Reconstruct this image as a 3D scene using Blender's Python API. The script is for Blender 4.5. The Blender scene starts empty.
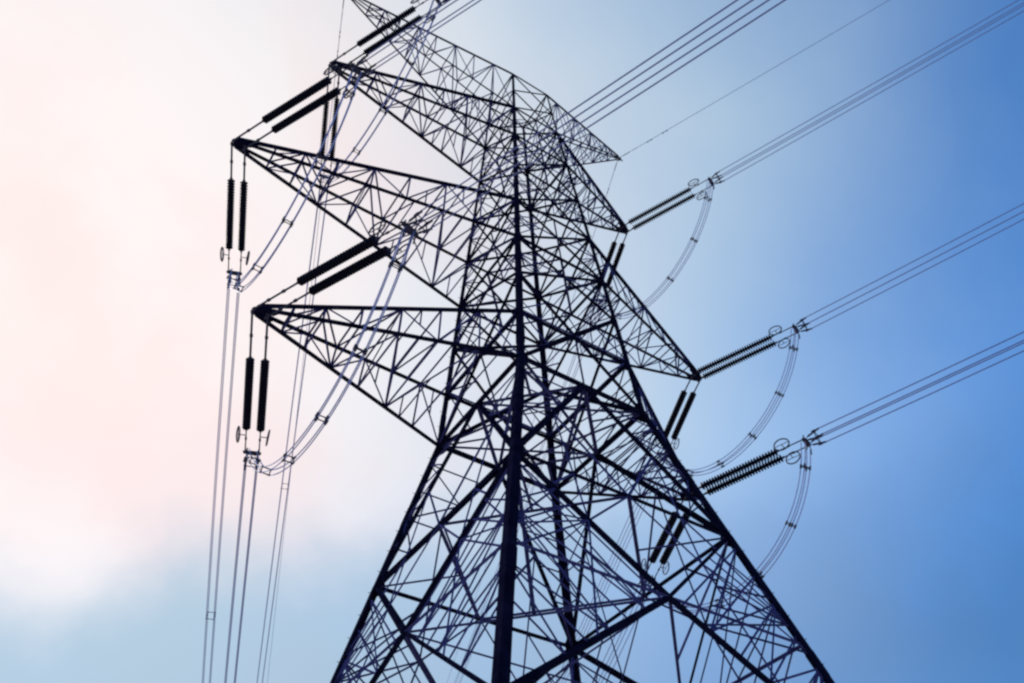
import bpy, math, random
from mathutils import Vector, Matrix, noise
random.seed(4)
C = bpy.context.scene
COL = C.collection
R = math.radians

# ------------------------------------------------------------------ camera
ZO = 24.382                                   # height of the tower waist above the ground
cam_d = bpy.data.cameras.new('camera')
cam_d.sensor_width = 36.0
cam_d.lens = 833.32 * 36.0 / 1024.0
cam_d.clip_start = 0.1
cam_d.clip_end = 20000
cam = bpy.data.objects.new('camera', cam_d)
COL.objects.link(cam)
right = Vector((0.83420266, -0.55092735, -0.02418625))
up = Vector((-0.39092351, -0.62172393, 0.6787033))
fwd = Vector((0.38895338, 0.55672112, 0.73401421))
m = Matrix((right, up, -fwd)).transposed().to_4x4()
m.translation = Vector((-15.75427, -20.81789, -22.78223 + ZO))
cam.matrix_world = m
C.camera = cam
C.cycles.filter_width = 2.5
C.cycles.max_bounces = 4

# ------------------------------------------------------------------ sky, sun, exposure
SUN_AZ, SUN_EL = R(94), R(39)                # math angle from +X; behind the veil left of the frame
sun_dir = Vector((math.cos(SUN_AZ)*math.cos(SUN_EL), math.sin(SUN_AZ)*math.cos(SUN_EL), math.sin(SUN_EL)))
w = bpy.data.worlds.new('World')
C.world = w
w.use_nodes = True
nt = w.node_tree
N, L = nt.nodes, nt.links
N.clear()
def wn(t, **kw):
    n = N.new(t)
    for k, v in kw.items():
        setattr(n, k, v)
    return n
def mathn(op, a, b=None, clamp=False):
    n = wn('ShaderNodeMath', operation=op, use_clamp=clamp)
    for i, v in enumerate((a, b)):
        if v is None: continue
        if isinstance(v, (int, float)): n.inputs[i].default_value = v
        else: L.new(v, n.inputs[i])
    return n.outputs[0]
sky = wn('ShaderNodeTexSky', sky_type='NISHITA', sun_disc=False)
sky.sun_elevation = SUN_EL
sky.sun_rotation = math.pi/2 - SUN_AZ
sky.altitude = 50
sky.air_density = 0.9
sky.dust_density = 0.0
sky.ozone_density = 10.0
bg_sky = wn('ShaderNodeBackground')
bg_sky.inputs['Strength'].default_value = 0.09
hs = wn('ShaderNodeHueSaturation')
hs.inputs['Saturation'].default_value = 1.06
hs.inputs['Hue'].default_value = 0.495
L.new(sky.outputs[0], hs.inputs['Color'])
L.new(hs.outputs[0], bg_sky.inputs['Color'])
# thin bright cloud veil spread around the hidden sun
tc = wn('ShaderNodeTexCoord')
nrm = wn('ShaderNodeVectorMath', operation='NORMALIZE')
L.new(tc.outputs['Generated'], nrm.inputs[0])
dirv = nrm.outputs[0]
veil_c = Vector((-0.16, 0.735, 0.66)).normalized()
dot = wn('ShaderNodeVectorMath', operation='DOT_PRODUCT')
L.new(dirv, dot.inputs[0]); dot.inputs[1].default_value = veil_c
ang = mathn('ARCCOSINE', dot.outputs['Value'])
nz = wn('ShaderNodeTexNoise')
nz.inputs['Scale'].default_value = 2.6
nz.inputs['Detail'].default_value = 5
nz.inputs['Roughness'].default_value = 0.5
L.new(dirv, nz.inputs['Vector'])
wob = mathn('MULTIPLY', mathn('SUBTRACT', nz.outputs['Fac'], 0.5), 0.22)
pn = wn('ShaderNodeTexNoise')
pn.inputs['Scale'].default_value = 3.4
pn.inputs['Detail'].default_value = 6
L.new(dirv, pn.inputs['Vector'])
fine = mathn('SUBTRACT', pn.outputs['Fac'], 0.5)
ang2 = mathn('ADD', mathn('ADD', ang, wob), mathn('MULTIPLY', fine, 0.16))
ramp = wn('ShaderNodeValToRGB')
cr = ramp.color_ramp
cr.interpolation = 'EASE'
def stops(cr, vals):
    while len(cr.elements) > 1: cr.elements.remove(cr.elements[-1])
    cr.elements[0].position = vals[0][0]; cr.elements[0].color = (vals[0][1],)*3 + (1,)
    for p_, v in vals[1:]:
        e = cr.elements.new(p_); e.color = (v, v, v, 1)
VEIL = [(0.0, 1.0), (0.174, 0.97), (0.348, 0.92), (0.522, 0.758), (0.696, 0.506), (0.87, 0.20), (0.95, 0.08), (1.0, 0.03)]
stops(cr, VEIL)
cr.interpolation = 'LINEAR'
L.new(mathn('DIVIDE', ang2, 1.15), ramp.inputs['Fac'])
# the veil thins out lower down, over the horizon
sep = wn('ShaderNodeSeparateXYZ'); L.new(dirv, sep.inputs[0])
wob_low = mathn('ADD', mathn('ADD', sep.outputs['Z'], mathn('MULTIPLY', wob, 1.2)), mathn('MULTIPLY', fine, 0.22))
side = wn('ShaderNodeVectorMath', operation='DOT_PRODUCT')
L.new(dirv, side.inputs[0]); side.inputs[1].default_value = (0.834, -0.551, 0.0)
lift = mathn('MULTIPLY', mathn('MINIMUM', mathn('ADD', side.outputs['Value'], 0.24), 0.0), -0.22)
wob_low = mathn('ADD', wob_low, lift)                     # the bank falls away to the left
def zramp(z0, z1, v0, v1):
    mr = wn('ShaderNodeMapRange', interpolation_type='SMOOTHSTEP')
    for nm, v_ in (('From Min', z0), ('From Max', z1), ('To Min', v0), ('To Max', v1)): mr.inputs[nm].default_value = v_
    L.new(wob_low, mr.inputs['Value'])
    return mr.outputs['Result']
fac = mathn('MULTIPLY', ramp.outputs['Color'], zramp(0.46, 0.60, 0.92, 1.0), True)
L.new(zramp(0.36, 0.60, 0.052, 0.093), bg_sky.inputs['Strength'])     # thicker, darker air low down
vcol = wn('ShaderNodeMix', data_type='RGBA')
vm = wn('ShaderNodeMapRange', interpolation_type='SMOOTHSTEP')
vm.inputs['From Min'].default_value = 0.22
vm.inputs['From Max'].default_value = 0.95
L.new(ang, vm.inputs['Value'])
L.new(vm.outputs['Result'], vcol.inputs['Factor'])
pm = wn('ShaderNodeMapRange', interpolation_type='SMOOTHSTEP')
pm.inputs['From Min'].default_value = 0.38
pm.inputs['From Max'].default_value = 0.62
L.new(pn.outputs['Fac'], pm.inputs['Value'])
pink = wn('ShaderNodeMix', data_type='RGBA')
L.new(pm.outputs['Result'], pink.inputs['Factor'])
pink.inputs['A'].default_value = (1.04, 0.86, 0.83, 1)
pink.inputs['B'].default_value = (1.04, 0.955, 0.93, 1)
L.new(pink.outputs['Result'], vcol.inputs['A'])
vcol.inputs['B'].default_value = (0.70, 0.85, 0.84, 1)
bg_veil = wn('ShaderNodeBackground')
bank = wn('ShaderNodeMix', data_type='RGBA')               # blue-grey cloud bank low down
L.new(zramp(0.47, 0.585, 0.0, 1.0), bank.inputs['Factor'])
bank.inputs['A'].default_value = (0.53, 0.655, 0.715, 1)
L.new(vcol.outputs['Result'], bank.inputs['B'])
L.new(bank.outputs['Result'], bg_veil.inputs['Color'])
bg_veil.inputs['Strength'].default_value = 0.408
mixs = wn('ShaderNodeMixShader')
L.new(fac, mixs.inputs['Fac'])
L.new(bg_sky.outputs[0], mixs.inputs[1])
L.new(bg_veil.outputs[0], mixs.inputs[2])
outw = wn('ShaderNodeOutputWorld')
L.new(mixs.outputs[0], outw.inputs['Surface'])

sl = bpy.data.lights.new('sun', 'SUN')
sl.energy = 2.0
sl.angle = R(0.5)
sl.color = (1.0, 0.94, 0.86)
sun = bpy.data.objects.new('sun', sl)
COL.objects.link(sun)
sun.rotation_euler = (-sun_dir).to_track_quat('-Z', 'Y').to_euler()
vs = C.view_settings
vs.view_transform = 'Standard'
vs.look = 'None'
vs.exposure = 1.3
vs.gamma = 1.0

# ------------------------------------------------------------------ materials
def material(name, c1, c2, rough, metal=0.0, scale=3.0, bump=0.0, spec=0.06):
    mt = bpy.data.materials.new(name)
    mt.use_nodes = True
    t = mt.node_tree
    b = t.nodes['Principled BSDF']
    tcn = t.nodes.new('ShaderNodeTexCoord')
    nn = t.nodes.new('ShaderNodeTexNoise')
    nn.inputs['Scale'].default_value = scale
    nn.inputs['Detail'].default_value = 6
    rp = t.nodes.new('ShaderNodeValToRGB')
    rp.color_ramp.elements[0].color = (*c1, 1); rp.color_ramp.elements[0].position = 0.35
    rp.color_ramp.elements[1].color = (*c2, 1); rp.color_ramp.elements[1].position = 0.68
    t.links.new(tcn.outputs['Object'], nn.inputs['Vector'])
    t.links.new(nn.outputs['Fac'], rp.inputs['Fac'])
    t.links.new(rp.outputs['Color'], b.inputs['Base Color'])
    b.inputs['Roughness'].default_value = rough
    b.inputs['Metallic'].default_value = metal
    b.inputs['Specular IOR Level'].default_value = spec
    if bump:
        bp = t.nodes.new('ShaderNodeBump'); bp.inputs['Strength'].default_value = bump
        t.links.new(nn.outputs['Fac'], bp.inputs['Height']); t.links.new(bp.outputs[0], b.inputs['Normal'])
    return mt
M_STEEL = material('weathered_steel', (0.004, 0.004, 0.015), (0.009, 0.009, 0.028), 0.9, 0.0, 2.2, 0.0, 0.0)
M_LACE = material('glare_tinted_lacing', (0.040, 0.040, 0.135), (0.060, 0.060, 0.19), 0.8, 0.0, 2.2, 0.0, 0.0)  # steel lifted to violet in its colour, imitating veiling glare on thin bars
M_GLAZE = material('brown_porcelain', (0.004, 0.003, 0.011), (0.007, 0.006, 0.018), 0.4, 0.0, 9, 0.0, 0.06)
M_FIT = material('fittings_steel', (0.03, 0.03, 0.055), (0.05, 0.05, 0.085), 0.6, 0.1, 12)
M_WIRE = material('aluminium_strand', (0.15, 0.16, 0.36), (0.20, 0.21, 0.43), 0.65, 0.0, 8)
M_JUMP = material('bare_aluminium', (0.21, 0.24, 0.50), (0.27, 0.30, 0.56), 0.6, 0.0, 8)
M_CONC = material('concrete', (0.26, 0.25, 0.23), (0.36, 0.35, 0.33), 0.9, 0.0, 4, 0.2)
M_GROUND = material('pale_bounce_ground', (0.25, 0.245, 0.235), (0.35, 0.345, 0.33), 0.95, 0.0, 0.5, 0.4)  # out-of-view ground, paled so its bounce light fills the undersides

# ------------------------------------------------------------------ mesh helpers
class MB:
    def __init__(self): self.v = []; self.f = []
    def add(self, vs_, fs):
        o = len(self.v)
        self.v += [tuple(p) for p in vs_]
        self.f += [tuple(i+o for i in f) for f in fs]
    def angle(self, a, b, wd, ref=None, th=None):
        """rolled steel angle (L section) from a to b; ref = direction of the outer corner"""
        a, b = Vector(a), Vector(b)
        t = (b-a)
        if t.length < 1e-4: return
        t.normalize()
        r_ = Vector(ref) if ref is not None else Vector((0.3, -0.5, 1))
        u = r_ - t*r_.dot(t)
        if u.length < 1e-3:
            u = Vector((1, 0.2, 0)); u = u - t*u.dot(t)
        u.normalize()
        s = t.cross(u)
        e1 = (u+s).normalized(); e2 = (u-s).normalized()
        th = th or max(0.012, wd*0.13)
        c = wd*0.3                                  # corner offset so the section is centred on the axis
        prof = [(c, c), (c-wd, c), (c-wd, c-th), (c-th, c-th), (c-th, c-wd), (c, c-wd)]
        vs_ = [p + e1*x + e2*y for p in (a, b) for x, y in prof]
        fs = [(i, (i+1) % 6, 6+(i+1) % 6, 6+i) for i in range(6)]
        fs += [(0, 1, 2, 3), (0, 3, 4, 5), (9, 8, 7, 6), (11, 10, 9, 6)]
        self.add(vs_, fs)
    def tube(self, pts, r, n=6):
        pts = [Vector(p) for p in pts]
        rings = []
        u = None
        for i, p in enumerate(pts):
            t = (pts[min(i+1, len(pts)-1)] - pts[max(i-1, 0)]).normalized()
            if u is None:
                u = t.cross(Vector((0, 0, 1)))
                if u.length < 1e-3: u = t.cross(Vector((1, 0, 0)))
            u = (u - t*u.dot(t)).normalized()
            s = t.cross(u)
            rr = r[i] if isinstance(r, (list, tuple)) else r
            rings.append([p + (u*math.cos(k*2*math.pi/n) + s*math.sin(k*2*math.pi/n))*rr for k in range(n)])
        vs_ = [q for rg in rings for q in rg]
        fs = []
        for i in range(len(pts)-1):
            for k in range(n):
                fs.append((i*n+k, i*n+(k+1) % n, (i+1)*n+(k+1) % n, (i+1)*n+k))
        fs.append(tuple(range(n-1, -1, -1))); fs.append(tuple((len(pts)-1)*n+k for k in range(n)))
        self.add(vs_, fs)
    def plate(self, pts, nrm, th):
        """flat plate from a planar outline, thickened along nrm"""
        nrm = Vector(nrm).normalized()*th/2
        pts = [Vector(p) for p in pts]
        n = len(pts)
        vs_ = [p+nrm for p in pts] + [p-nrm for p in pts]
        fs = [tuple(range(n)), tuple(range(2*n-1, n-1, -1))]
        fs += [(i, n+i, n+(i+1) % n, (i+1) % n) for i in range(n)]
        self.add(vs_, fs)
    def ring(self, c, axis, R_, r, n=20, squash=1.0, up_=None):
        axis = Vector(axis).normalized()
        u = Vector(up_) if up_ is not None else axis.orthogonal()
        u = (u-axis*u.dot(axis)).normalized(); s = axis.cross(u)
        pts = [Vector(c) + (u*math.cos(a)*squash + s*math.sin(a))*R_ for a in [2*math.pi*i/n for i in range(n+1)]]
        self.tube(pts, r, 6)
    def build(self, name, mat, parent=None, smooth=False):
        me = bpy.data.meshes.new(name)
        me.from_pydata(self.v, [], self.f)
        me.validate(); me.update()
        me.materials.append(mat)
        if smooth:
            for p in me.polygons: p.use_smooth = True
        o = bpy.data.objects.new(name, me)
        COL.objects.link(o)
        if parent is not None: o.parent = parent
        return o
def empty(name, loc=(0, 0, 0)):
    o = bpy.data.objects.new(name, None)
    COL.objects.link(o); o.location = loc
    return o
def tag(o, label, cat, group=None):
    o['label'] = label; o['category'] = cat
    if group: o['group'] = group
    return o
def lerp(a, b, t): return Vector(a)*(1-t) + Vector(b)*t

# ------------------------------------------------------------------ ground
g = MB()
n = 48
def gh(x, y):
    d = math.hypot(x, y)
    return 0.0 if d < 60 else min(1, (d-60)/400)*6*noise.noise(Vector((x*0.0035, y*0.0035, 1.3)))
coords = [math.copysign(abs(t)**2.2*6000, t) for t in [i/(n/2)-1 for i in range(n+1)]]
g.add([(x, y, gh(x, y)) for y in coords for x in coords],
      [(j*(n+1)+i, j*(n+1)+i+1, (j+1)*(n+1)+i+1, (j+1)*(n+1)+i) for j in range(n) for i in range(n)])
go = g.build('ground', M_GROUND, None, True)
go['kind'] = 'structure'

# ------------------------------------------------------------------ the tower
RY = 1.029
LEV = {'FT': (-24.35, 8.735), 'P2': (-15.2, 6.58), 'P1': (-6.302, 4.4845), 'W': (0.0, 3.0), 'LU': (2.868, 2.831),
       'MD': (5.8, 2.66), 'ML': (8.781, 2.488), 'MU': (12.32, 2.275), 'UD': (16.1, 2.055), 'TL': (19.961, 1.826),
       'TU': (23.834, 1.599), 'EM': (26.4, 1.485), 'EU': (29.053, 1.362)}
ORDER = ['FT', 'P2', 'P1', 'W', 'LU', 'MD', 'ML', 'MU', 'UD', 'TL', 'TU', 'EM', 'EU']
LEG = {'N': (-1, -1), 'L': (-1, 1), 'R': (1, -1), 'F': (1, 1)}
def P(lv, leg):
    z, b = LEV[lv]; sx, sy = LEG[leg]
    return Vector((sx*b, sy*b*RY, z+ZO))
def Z(zr, leg):
    """point on a leg at height zr above the waist"""
    for a, b in zip(ORDER, ORDER[1:]):
        za, zb = LEV[a][0], LEV[b][0]
        if za <= zr <= zb: return lerp(P(a, leg), P(b, leg), (zr-za)/(zb-za))
FACES = [('N', 'L'), ('N', 'R'), ('L', 'F'), ('R', 'F')]
def fnorm(f):
    a, b = LEG[f[0]], LEG[f[1]]
    return Vector(((a[0]+b[0])/2, (a[1]+b[1])/2, 0.15))

T = empty('transmission_tower', (0, 0, 0))
tag(T, 'tall dark steel lattice pylon with three crossarms on each side', 'pylon')

LEGW = {'FT': .30, 'P2': .29, 'P1': .27, 'W': .235, 'LU': .235, 'MD': .22, 'ML': .20, 'MU': .19, 'UD': .17, 'TL': .16, 'TU': .13, 'EM': .12}
legobj = {}
for lg, (sx, sy) in LEG.items():
    mb = MB()
    for a, b in zip(ORDER, ORDER[1:]):
        pa, pb = P(a, lg), P(b, lg)
        e = (pb-pa).normalized()*0.02
        mb.angle(pa-e, pb+e, LEGW[a], (sx, sy, 0))
        if a in ('FT', 'P2', 'P1', 'W'):                      # splice sleeves
            q = lerp(pa, pb, 0.46)
            mb.angle(q-e*22, q+e*22, LEGW[a]+0.03, (sx, sy, 0))
    if lg in ('R', 'L'):                                       # climbing pegs
        zr = -20.0
        k = 0
        while zr < 28:
            q = Z(zr, lg); k += 1
            d = Vector((sx, 0, 0)) if k % 2 else Vector((0, sy, 0))
            mb.tube([q+d*0.03, q+d*0.2], 0.011, 5)
            zr += 0.42
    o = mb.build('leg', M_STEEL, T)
    legobj[lg] = o
    # gusset plates where bracing meets the leg
    for lv, s in (('P2', .55), ('P1', .55), ('W', .62), ('LU', .42), ('MD', .36), ('ML', .42), ('MU', .36), ('TL', .34), ('TU', .3)):
        gp = MB()
        c = P(lv, lg)
        t = (Z(min(LEV[lv][0]+1, 29), lg)-Z(LEV[lv][0]-1, lg)).normalized()
        for ax in (Vector((-sx, 0, 0)), Vector((0, -sy, 0))):
            nn_ = t.cross(ax)
            gp.plate([c-t*s, c+ax*s*.5-t*s*.45, c+ax*s*.75, c+ax*s*.45+t*s*.5, c+t*s], nn_, 0.024)
        gp.build('gusset_plate', M_STEEL, o)
    f = MB()
    q = P('FT', lg)
    for r0, r1, z0, z1 in ((.75, .7, -.25, .18), (.5, .42, .18, .5)):
        f.add([(q.x+x*r, q.y+y*r, z) for r, z in ((r0, z0), (r1, z1)) for x, y in ((-1, -1), (1, -1), (1, 1), (-1, 1))],
              [(0, 1, 5, 4), (1, 2, 6, 5), (2, 3, 7, 6), (3, 0, 4, 7), (4, 5, 6, 7)])
    f.build('concrete_footing', M_CONC, T)

def brace(name, pts, wd, ref, mat=M_STEEL):
    mb = MB()
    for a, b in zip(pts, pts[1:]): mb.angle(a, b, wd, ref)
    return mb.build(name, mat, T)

def zigzag(mb, a0, a1, b0, b1, n_, wd, ref, t0=0.0, t1=1.0, start=0):
    """lacing between the lines a0-a1 and b0-b1"""
    for i in range(n_+1):
        t = t0+(t1-t0)*i/n_
        mb.angle(lerp(a0, a1, t), lerp(b0, b1, t), wd, ref)
        if i < n_:
            u = t0+(t1-t0)*(i+1)/n_
            if (i+start) % 2: mb.angle(lerp(a0, a1, t), lerp(b0, b1, u), wd, ref)
            else: mb.angle(lerp(b0, b1, t), lerp(a0, a1, u), wd, ref)

# body above the waist: X-braced panels with redundant members
UP = [('W', 'MD', .14, 1), ('MD', 'ML', .13, 1), ('ML', 'MU', .12, 1), ('MU', 'UD', .11, 1), ('UD', 'TL', .11, 1),
      ('TL', 'TU', .10, 1), ('TU', 'EM', .085, 0), ('EM', 'EU', .08, 0)]
for f in FACES:
    nr = fnorm(f)
    for a, b, wd, red in UP:
        A0, B0, A1, B1 = P(a, f[0]), P(a, f[1]), P(b, f[0]), P(b, f[1])
        brace('diagonal_brace', [A0, B1], wd, nr)
        brace('diagonal_brace', [B0+nr*-.03, A1+nr*-.03], wd, -nr)
        if red:
            mb = MB()
            wa, wb = (A1-B1).length, (A0-B0).length
            s = wb/(wa+wb)
            X = lerp(A0, B1, s)
            rw = wd*.44
            for (p, q, r_) in ((A0, A1, X), (B0, B1, X)):
                mid = lerp(p, q, s)
                mb.angle(mid, X, rw*1.15, nr)
                mb.angle(mid, lerp(p, X, .5), rw, nr)
                mb.angle(mid, lerp(q, X, .5), rw, nr)
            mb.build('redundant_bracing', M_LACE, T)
    for lv, wd in (('W', .20), ('LU', .16), ('ML', .15), ('MU', .13), ('TL', .12), ('TU', .11), ('EU', .10)):
        brace('horizontal_brace', [P(lv, f[0]), P(lv, f[1])], wd, nr)

# waist to first belt: inverted K from the middle of the waist strut
CZ = -10.45
CB = 3.0 + (4.4845-3.0)/6.302*10.45
def fmid(f, z, b): 
    n0 = fnorm(f)
    return Vector((round(n0.x)*b, round(n0.y)*b*RY, z+ZO))
for f in FACES:
    nr = fnorm(f)
    a, b = f
    Mw = lerp(P('W', a), P('W', b), .5)
    Mp = lerp(P('P1', a), P('P1', b), .5)
    Cc = fmid(f, CZ, CB)
    for lg in f:
        brace('diagonal_brace', [Mw, P('P1', lg)], .17, nr)
        mb = MB()
        zigzag(mb, P('P1', lg), P('W', lg), P('P1', lg), Mw, 3, .055, nr, .25, .85)
        mb.angle(Mp, lerp(Mw, P('P1', lg), .5), .08, nr)
        mb.angle(lerp(Mp, P('P1', lg), .5), lerp(Mw, P('P1', lg), .5), .055, nr)
        mb.build('redundant_bracing', M_LACE, T)
    brace('horizontal_brace', [P('P1', a), P('P1', b)], .12, nr)
    # first belt to the foot panel: X with its crossing at the inner diaphragm
    for lg, ot in ((a, b), (b, a)):
        db_ = MB()
        light = lg == 'R'
        db_.angle(P('P1', lg), Cc, .085 if light else .18, nr)
        db_.angle(Cc, P('P2', ot), .18 if lg in ('N', 'F') else (.14 if light else .09), nr)
        db_.build('diagonal_brace', M_STEEL, T)
        mb = MB()
        zigzag(mb, P('P1', lg), P('P2', lg), P('P1', lg), Cc, 2, .05, nr, .28, .5)
        zigzag(mb, P('P2', lg), P('P1', lg), P('P2', lg), Cc, 5, .05, nr, .32, .95)
        Zm = Z(CZ, lg)
        mb.angle(Zm, Cc, .09, nr)
        mb.angle(lerp(Zm, Cc, .5), lerp(P('P1', lg), Cc, .5), .055, nr)
        mb.angle(lerp(Zm, Cc, .5), lerp(P('P2', lg), Cc, .5), .055, nr)
        mb.angle(lerp(Mp, P('P1', lg), .5), lerp(P('P1', lg), Cc, .5), .055, nr)
        mb.angle(Mp, lerp(P('P1', lg), Cc, .5), .055, nr)
        mb.angle(lerp(Mp, P('P1', lg), .5), lerp(P('P1', lg), Cc, .25), .06, nr)
        mb.build('redundant_bracing', M_LACE, T)
    # foot panel
    Mf = lerp(P('P2', a), P('P2', b), .5)
    brace('horizontal_brace', [P('P2', a), P('P2', b)], .13, nr)
    for lg in f:
        ft = lerp(P('FT', lg), P('P2', lg), .06)
        brace('diagonal_brace', [Mf, ft], .17, nr)
        mb = MB()
        zigzag(mb, ft, P('P2', lg), ft, Mf, 5, .075, nr, .2, .85)
        mb.build('redundant_bracing', M_LACE, T)

# plan bracing (horizontal diaphragms inside the body)
def plan(lv, wd, corners=True):
    mb = MB()
    mids = {f: lerp(P(lv, f[0]), P(lv, f[1]), .5) for f in FACES}
    ring_ = [FACES[0], FACES[1], FACES[3], FACES[2]]
    for i in range(4): mb.angle(mids[ring_[i]], mids[ring_[(i+1) % 4]], wd, (0, 0, 1))
    if corners:
        for lg in LEG:
            fs = [f for f in FACES if lg in f]
            mb.angle(P(lv, lg), lerp(mids[fs[0]], mids[fs[1]], .5), wd*.7, (0, 0, 1))
    mb.build('plan_bracing', M_LACE, T)
plan('W', .12); plan('P1', .10); plan('P2', .1); plan('ML', .09); plan('TL', .08); plan('LU', .06, False); plan('MU', .06, False); plan('TU', .05, False)
mb = MB()
cs = [fmid(f, CZ, CB) for f in (FACES[0], FACES[1], FACES[3], FACES[2])]
for i in range(4): mb.angle(cs[i], cs[(i+1) % 4], .12 if i == 3 else .075, (0, 0, 1))
mb.angle(cs[0], cs[2], .06, (0, 0, 1)); mb.angle(cs[1], cs[3], .06, (0, 0, 1))
for i, lg in ((0, 'N'), (1, 'R'), (2, 'F'), (3, 'L')):
    h = lerp(cs[i], cs[(i+1) % 4], .5)
    Zl = Z(CZ, lg)
    mb.angle(P('P1', lg), h, .09, (0, 0, 1))
# body interior: mid belt corners tied to the waist middles
mb.build('plan_bracing', M_LACE, T)
mb = MB()
for lg in LEG:
    fs = [f for f in FACES if lg in f]
    for f in fs:
        Mw = lerp(P('W', f[0]), P('W', f[1]), .5)
        opp = {'N': 'F', 'F': 'N', 'L': 'R', 'R': 'L'}[lg]
        mb.angle(Mw, P('W', opp), .10, (0, 0, 1))
mb.build('plan_bracing', M_LACE, T)

# crossarms
TIP = {('LO', -1): (-12.195, -0.019), ('MI', -1): (-15.047, 9.092), ('TO', -1): (-12.198, 20.059), ('EA', -1): (-12.457, 29.639),
       ('LO', 1): (8.396, -0.127), ('MI', 1): (10.963, 8.827), ('TO', 1): (7.715, 20.083), ('EA', 1): (8.592, 29.628)}
ROOT = {'LO': ('LU', 'W'), 'MI': ('MU', 'ML'), 'TO': ('TU', 'TL'), 'EA': ('EU', 'TU')}
def tip(k): return Vector((TIP[k][0], 0, TIP[k][1]+ZO))
for (arm, s), _ in TIP.items():
    near, far = (('N', 'L') if s < 0 else ('R', 'F'))
    lu, ll = ROOT[arm]
    t = tip((arm, s))
    earth = arm == 'EA'
    off = 0.10 if earth else 0.16
    cw = .11 if earth else (.185 if s < 0 else .17)
    roots = {('u', near): P(lu, near), ('u', far): P(lu, far), ('l', near): P(ll, near), ('l', far): P(ll, far)}
    ends = {}
    mb = MB()
    for (lv, lg), r_ in roots.items():
        y = (-off if lg == near else off)
        e = t + Vector((0, y, 0.07 if lv == 'u' else -0.07))
        ends[(lv, lg)] = e
        mb.angle(r_, e, cw*(1.15 if (lv, lg) == ('u', near) else 1.0 if (lv, lg) == ('l', far) else .62), (0, (-1 if lg == near else 1), (1 if lv == 'u' else -1)))
    ao = mb.build('earth_wire_arm' if earth else 'crossarm', M_STEEL, T)
    ln = (roots[('u', near)]-t).length
    n_ = 8 if earth else (7 if ln > 10.5 else 6)
    # stations measured from the tip, closer together near it
    st = [0.12+0.88*(i/n_)**1.15 for i in range(n_)] + [1.0]
    lw = .05 if earth else .06
    for fa, fb, ref in ((('u', near), ('l', near), (0, -1, 0)), (('u', far), ('l', far), (0, 1, 0)),
                        (('u', near), ('u', far), (0, 0, 1)), (('l', near), ('l', far), (0, 0, -1))):
        lb = MB()
        for i in range(n_):
            pa, pb = lerp(ends[fa], roots[fa], st[i]), lerp(ends[fb], roots[fb], st[i])
            qa, qb = lerp(ends[fa], roots[fa], st[i+1]), lerp(ends[fb], roots[fb], st[i+1])
            lb.angle(pa, pb, lw, ref)
            if i % 2: lb.angle(pa, qb, lw, ref)
            else: lb.angle(pb, qa, lw, ref)
            if i >= n_-3 and not earth:               # redundants in the wide bays
                h = lerp(pa, qb, .5) if i % 2 else lerp(pb, qa, .5)
                lb.angle(h, lerp(qa, pa, .5) if i % 2 else lerp(qb, pb, .5), lw*.8, ref)
        lb.build('lacing', M_LACE, ao)
    db = MB()
    for i in (3,):
        q = {k: lerp(ends[k], roots[k], st[i]) for k in ends}
        db.angle(q[('u', near)], q[('l', far)], lw*.9, (1, 0, 0))
    db.build('cross_bracing', M_LACE, ao)
    pb_ = MB()
    if earth:
        pb_.plate([t+Vector((-.15*s*-1, y, z)) for y, z in ((-.12, -.15), (.12, -.15), (.12, .12), (-.12, .12))], (1, 0, 0), .03)
        pb_.plate([t+Vector((x*s, 0, z)) for x, z in ((-.5, .1), (.40, .06), (.40, -.1), (-.4, -.12))], (0, 1, 0), .04)
    else:
        for y in (-off, off):
            pb_.plate([t+Vector((x*-s, y*(1+x*.12), z)) for x, z in ((-.12, -.06), (-.08, .1), (.62, .17), (.72, .06), (.55, -.15), (-.05, -.12))], (0, 1, 0), .035)
        pb_.plate([t+Vector((x*-s, y, -.08)) for x, y in ((-.12, -.19), (-.12, .19), (.5, .22), (.5, -.22))], (0, 0, 1), .04)
    pb_.build('tip_plate', M_STEEL, ao)

# ------------------------------------------------------------------ insulator strings, conductors, jumpers
SPAN = {  # string azimuth, elevation, link length, wire azimuth, wire slope, curvature
    ('LO', -1, 'f'): (-71.11, -11.19, 2.446, -73.90, -0.156, 0.0004),
    ('MI', -1, 'f'): (-67.06, -10.02, 1.835, -68.38, -0.1698, 0.0004),
    ('TO', -1, 'f'): (-66.25, -6.26, 1.853, -66.29, -0.1095, 0.0004),
    ('TO', 1, 'f'): (-67.75, -0.10, 0.532, -68.52, 0.0075, 0.0004),
    ('MI', 1, 'f'): (-69.27, -0.25, 0.284, -70.64, 0.0200, 0.0004),
    ('LO', 1, 'f'): (-71.44, 0.94, 0.703, -71.37, 0.0149, 0.0004),
    ('LO', -1, 'b'): (69.17, -9.13, 2.109, 70.69, -0.1640, 0.0004),
    ('MI', -1, 'b'): (68.90, -9.58, 1.664, 70.58, -0.1736, 0.0004),
    ('TO', -1, 'b'): (68.48, -9.41, 1.713, 70.78, -0.1678, 0.0004),
    ('TO', 1, 'b'): (69.81, -4.67, 1.000, 69.81, -0.0816, 0.0004),
    ('MI', 1, 'b'): (70.46, -9.42, 1.076, 70.49, -0.1655, 0.0004),
    ('LO', 1, 'b'): (70.92, -8.44, 1.150, 69.85, -0.1591, 0.0004)}
DISC = {('f', -1): 3.75, ('f', 1): 4.2, ('b', -1): 3.4, ('b', 1): 3.3}
HW = 1.62
LOOP = {('TO', 1): (0.195, 5.662, 0.100, 6.276), ('MI', 1): (0.173, 4.889, 0.136, 5.229), ('LO', 1): (0.140, 5.174, 0.153, 5.058),
        ('LO', -1): (0.220, 5.918, 0.296, 5.270), ('MI', -1): (0.056, 7.576, 0.222, 6.892), ('TO', -1): (0.141, 5.742, 0.179, 5.464)}
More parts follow.
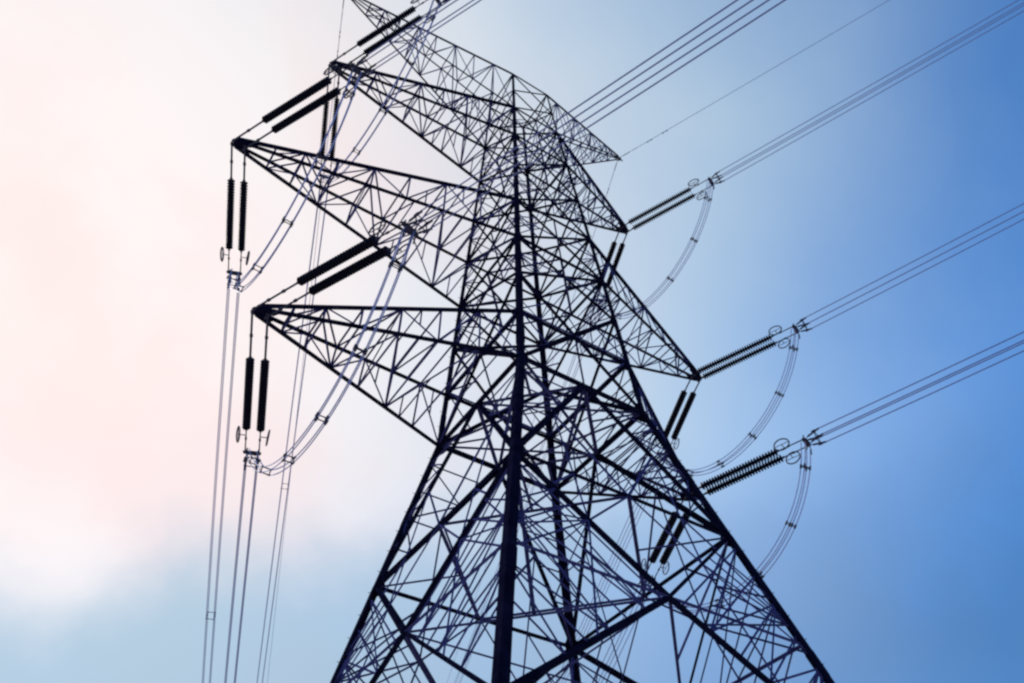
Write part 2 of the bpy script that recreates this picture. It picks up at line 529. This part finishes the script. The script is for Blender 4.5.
ARMW = {('LO', -1): 'lowest left crossarm', ('MI', -1): 'longest middle left crossarm', ('TO', -1): 'upper left crossarm',
        ('LO', 1): 'lowest right crossarm beside the leg', ('MI', 1): 'middle right crossarm', ('TO', 1): 'upper right crossarm'}
SLABEL = {
    ('LO', -1, 'f'): 'thick dark insulator pair rising rightwards from the lowest left crossarm tip',
    ('MI', -1, 'f'): 'thick dark insulator pair rising rightwards from the longest left crossarm tip',
    ('TO', -1, 'f'): 'dark insulator pair crossing the topmost arm from the upper left crossarm tip',
    ('LO', -1, 'b'): 'dark insulator pair hanging down from the lowest left crossarm tip',
    ('MI', -1, 'b'): 'dark insulator pair hanging down from the longest left crossarm tip',
    ('TO', -1, 'b'): 'dark insulator pair hanging down from the upper left crossarm, behind the longest arm',
    ('TO', 1, 'f'): 'ribbed insulator pair rising from the upper right crossarm tip against blue sky',
    ('MI', 1, 'f'): 'ribbed insulator pair rising from the middle right crossarm tip against blue sky',
    ('LO', 1, 'f'): 'ribbed insulator pair rising beside the right leg, lowest of the right side',
    ('TO', 1, 'b'): 'dark insulator pair hanging from the upper right crossarm tip toward the tower body',
    ('MI', 1, 'b'): 'dark insulator pair hanging from the middle right crossarm tip beside the right leg',
    ('LO', 1, 'b'): 'dark insulator pair hanging below the lowest right crossarm, inside the tower outline'}
WLABEL = {
    ('LO', -1, 'f'): 'four-wire bundle from the lowest left arm emerging behind the tower peak',
    ('MI', -1, 'f'): 'wire bundle from the longest left arm passing behind the topmost left arm',
    ('TO', -1, 'f'): 'wire bundle leaving the upper left crossarm at the top edge',
    ('LO', -1, 'b'): 'wire bundle running down from the lowest left arm, middle of the three left bundles',
    ('MI', -1, 'b'): 'wire bundle running down from the longest left arm, leftmost of the three left bundles',
    ('TO', -1, 'b'): 'wire bundle running down past both lower left arms, nearest the left leg',
    ('TO', 1, 'f'): 'four-wire bundle from the upper right crossarm to the top right corner',
    ('MI', 1, 'f'): 'four-wire bundle from the middle right crossarm across blue sky',
    ('LO', 1, 'f'): 'four-wire bundle from the lowest right crossarm, lowest across blue sky',
    ('TO', 1, 'b'): 'faint wire bundle from the upper right crossarm running down behind the tower body',
    ('MI', 1, 'b'): 'faint wire bundle from the middle right crossarm running down below the horizontal strut',
    ('LO', 1, 'b'): 'faint wire bundle from the lowest right insulators running down between far and right legs'}
JLABEL = {
    ('LO', -1): 'pale jumper loop curving under the lowest left crossarm',
    ('MI', -1): 'pale jumper loop curving under the longest left crossarm',
    ('TO', -1): 'pale jumper loop curving under the upper left crossarm',
    ('TO', 1): 'pale jumper loop curving below the upper right crossarm insulators',
    ('MI', 1): 'pale jumper loop curving below the middle right crossarm insulators',
    ('LO', 1): 'pale jumper loop dropping beside the right leg below the lowest right insulators'}

def dv(az, el):
    az, el = R(az), R(el)
    return Vector((math.cos(az)*math.cos(el), math.sin(az)*math.cos(el), math.sin(el)))

def insulator_column(mb, a, v, length, r=0.15, n=14):
    """a cap-and-pin column: one bell-shaped shed after another"""
    a = Vector(a)
    cnt = round(length/0.135)
    pitch = length/cnt
    prof = []
    for i in range(cnt):
        s = i*pitch
        prof += [(s, .075), (s+pitch*.25, .08), (s+pitch*.38, r*.8), (s+pitch*.55, r), (s+pitch*.74, r*.97), (s+pitch*.8, r*.65), (s+pitch*.95, .07)]
    u = v.cross(Vector((0, 0, 1))).normalized(); w_ = v.cross(u)
    vs_ = [a+v*s+(u*math.cos(k*2*math.pi/n)+w_*math.sin(k*2*math.pi/n))*rr for s, rr in prof for k in range(n)]
    fs = [(i*n+k, i*n+(k+1) % n, (i+1)*n+(k+1) % n, (i+1)*n+k) for i in range(len(prof)-1) for k in range(n)]
    fs += [tuple(range(n-1, -1, -1)), tuple((len(prof)-1)*n+k for k in range(n))]
    mb.add(vs_, fs)

ENDS = {}
BS = 0.225                                     # half spacing of the four-conductor bundle
for k, (az, el, link, waz, slope, curv) in SPAN.items():
    arm, s, fb = k
    v = dv(az, el)
    t = tip((arm, s)) + Vector((-.1*s, 0, 0))
    per = v.cross(Vector((0, 0, 1))).normalized()
    if per.x < 0: per = -per
    upv = per.cross(v).normalized()
    if upv.z < 0: upv = -upv
    LDs = 3.7 if k == ('LO', 1, 'f') else DISC[(fb, s)]
    S_ = empty('insulator_string', t)
    tag(S_, SLABEL[k], 'insulator', 'tension insulator strings on the pylon arms')
    def W(mb_, name, mat, smooth=False, parent=S_):
        mb_.v = [tuple(Vector(p)-t) for p in mb_.v]
        return mb_.build(name, mat, parent, smooth)
    half = 0.27
    for sg in (-1, 1):
        a = t + per*half*sg + Vector((0, 0, -.1))
        b = t + v*link + per*half*sg
        lk = MB()
        lk.tube([a, b], 0.042, 6)
        nl = max(1, int(link/0.8))
        for i in range(nl+1):                       # shackles and clevises along the link
            q = lerp(a, b, i/nl)
            lk.tube([q-v*.09, q-v*.05, q+v*.05, q+v*.09], [.042, .065, .065, .042], 8)
        W(lk, 'link_rod', M_FIT)
        ic = MB(); insulator_column(ic, b, v, LDs, .165 if s < 0 else .18)
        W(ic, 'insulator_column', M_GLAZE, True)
    yc = t + v*(link+LDs)
    yo = yc + v*1.22
    yk = MB()
    yk.plate([yo+per*x+v*y for x, y in ((-.36, -.03), (-.34, .09), (-.12, .14), (.12, .14), (.34, .09), (.36, -.03), (.2, -.07), (-.2, -.07))], upv, .04)
    for sg in (-1, 1):
        e = yc+per*half*sg
        yk.tube([e-v*.05, e+v*.1, e+v*.12, e+v*.45, e+v*.47, e+v*.58, e+v*.6, yo+per*half*sg], [.05, .05, .025, .025, .045, .045, .025, .03], 8)
    W(yk, 'yoke_plate', M_FIT)
    for sg in (-1, 1):
        cr_ = MB()
        e = yc+per*half*sg+v*.36
        c = e+per*sg*.30
        cr_.ring(c, (per*sg+v*.08), .33, .03, 22, .85, upv)
        cr_.tube([e, c+upv*.0], .02, 5)
        cr_.tube([c-v*.32, c+v*.32], .016, 5)
        W(cr_, 'corona_ring', M_FIT, True)
    E0 = t + v*(link+LDs+HW)
    wd = Vector((math.cos(R(waz)), math.sin(R(waz)), 0))
    wper = wd.cross(Vector((0, 0, 1))).normalized()
    ENDS[k] = (t+v*(link+LDs+HW-.42), wper)
    offs = [wper*a_*BS + Vector((0, 0, 1))*b_*BS for a_ in (-1, 1) for b_ in (-1, 1)]
    for o_ in offs:
        cl = MB()
        x0 = yo + v*.08 + per*(o_.dot(per))*.9
        cl.tube([x0, lerp(x0, E0+o_, .35), lerp(x0, E0+o_, .4), E0+o_+v*.35], [.018, .018, .042, .042], 6)
        cl.tube([E0+o_-v*.35, E0+o_-v*.35+Vector((0, 0, -.28))-v*.05], .03, 6)
        W(cl, 'dead_end_clamp', M_FIT)
    # conductor bundle
    B_ = empty('conductor_bundle', E0)
    tag(B_, WLABEL[k], 'power line', 'four-wire conductor bundles')
    length = 230 if fb == 'b' else 150
    ts = [0, .5, 1.5, 3, 5, 8, 12, 17, 23, 30, 38, 48, 60, 75, 92, 110, 130, 150] + ([175, 200, 230] if fb == 'b' else [])
    def at(x): return E0 + wd*x + Vector((0, 0, slope*x + curv*x*x))
    for o_ in offs:
        c_ = MB(); c_.tube([at(x)+o_-E0 for x in ts], .023, 6)
        c_.build('conductor', M_WIRE, B_, True)
    for x in ([.12] + ([24, 62, 105] if fb == 'b' else [19, 55, 95])):
        sp = MB()
        c0 = at(x)-E0
        ds = sorted(offs, key=lambda q: math.atan2(q.z, q.dot(wper)))
        for i in range(4):
            sp.tube([c0+ds[i], c0+ds[(i+1) % 4]], .02, 6)
            sp.tube([c0+ds[i]-wd*.07, c0+ds[i]+wd*.07], .036, 6)
        sp.build('bundle_spacer', M_FIT, B_)

for (arm, s), (q0, q1, q2, q3) in LOOP.items():
    A, pa = ENDS[(arm, s, 'f')]
    Bp, pb2 = ENDS[(arm, s, 'b')]
    J = empty('jumper_loop', lerp(A, Bp, .5))
    tag(J, JLABEL[(arm, s)], 'jumper cable', 'jumper loops under the crossarms')
    o0 = J.location
    c1 = A + (Bp-A)*q0 - Vector((0, 0, q1))
    c2 = Bp - (Bp-A)*q2 - Vector((0, 0, q3))
    def jp(t):
        u = 1-t
        return A*(u**3) + c1*(3*u*u*t) + c2*(3*u*t*t) + Bp*(t**3) - o0
    # uneven: cables of the bundle lie side by side
    nn_ = 44
    side = (Bp-A).cross(Vector((0, 0, 1))).normalized()
    for a_ in (-1, 1):
        for b_ in (-1, 1):
            pts = []
            for i in range(nn_+1):
                t = i/nn_
                tg = (jp(min(1, t+.01))-jp(max(0, t-.01))).normalized()
                nv = side.cross(tg)
                pts.append(jp(t) + side*a_*.16 + nv*b_*.10)
            c_ = MB(); c_.tube(pts, .021, 6)
            c_.build('jumper_cable', M_JUMP, J, True)
    for t in (.07, .24, .42, .6, .78, .93):
        tg = (jp(t+.01)-jp(t-.01)).normalized(); nv = side.cross(tg)
        sp = MB()
        q = [jp(t)+side*a_*.16+nv*b_*.10 for a_, b_ in ((-1, -1), (1, -1), (1, 1), (-1, 1))]
        for i in range(4):
            sp.tube([q[i], q[(i+1) % 4]], .022, 6)
            sp.tube([q[i]-tg*.09, q[i]+tg*.09], .045, 6)
        sp.build('jumper_spacer', M_FIT, J)

# earth wires on the peak arms
EW = [(('EA', 1), -66.5, 0.035, 'thin earth wire rising rightwards from the right tip of the topmost arm'),
      (('EA', 1), 70.0, -0.14, 'thin earth wire running down from the right tip of the topmost arm'),
      (('EA', -1), 70.0, -0.15, 'thin dashed earth wire running down left of the upper left crossarm')]
for k, az, slope, lab in EW:
    t = tip(k) + Vector((-.35 if k[1] < 0 else 0, 0, -.08))
    wd = Vector((math.cos(R(az)), math.sin(R(az)), 0))
    E_ = empty('earth_wire', t)
    tag(E_, lab, 'earth wire', 'earth wires of the pylon')
    def at(x): return wd*x + Vector((0, 0, slope*x + .0003*x*x))
    c_ = MB(); c_.tube([at(x) for x in [0, .5, 1, 2, 4, 7, 11, 16, 22, 30, 40, 52, 66, 82, 100, 125, 150, 180]], .018, 6)
    c_.build('wire', M_WIRE, E_, True)
    for x0, x1, r_ in ((.0, .25, .03), (.35, .95, .028), (1.15, 1.55, .02)):
        d_ = MB(); d_.tube([at(x0), at(x0+.05), at(x1-.05), at(x1)], [r_*.5, r_, r_, r_*.5], 8)
        d_.build('dead_end_grip', M_FIT, E_, True)
    for x in (2.5, 3.7):
        d_ = MB()
        c0 = at(x)-Vector((0, 0, .06))
        d_.tube([at(x)+Vector((0, 0, .02)), c0], .016, 6)
        d_.tube([c0-wd*.22, c0-wd*.2, c0-wd*.1, c0-wd*.09, c0+wd*.09, c0+wd*.1, c0+wd*.2, c0+wd*.22], [.02, .034, .034, .008, .008, .034, .034, .02], 8)
        d_.build('vibration_damper', M_FIT, E_)
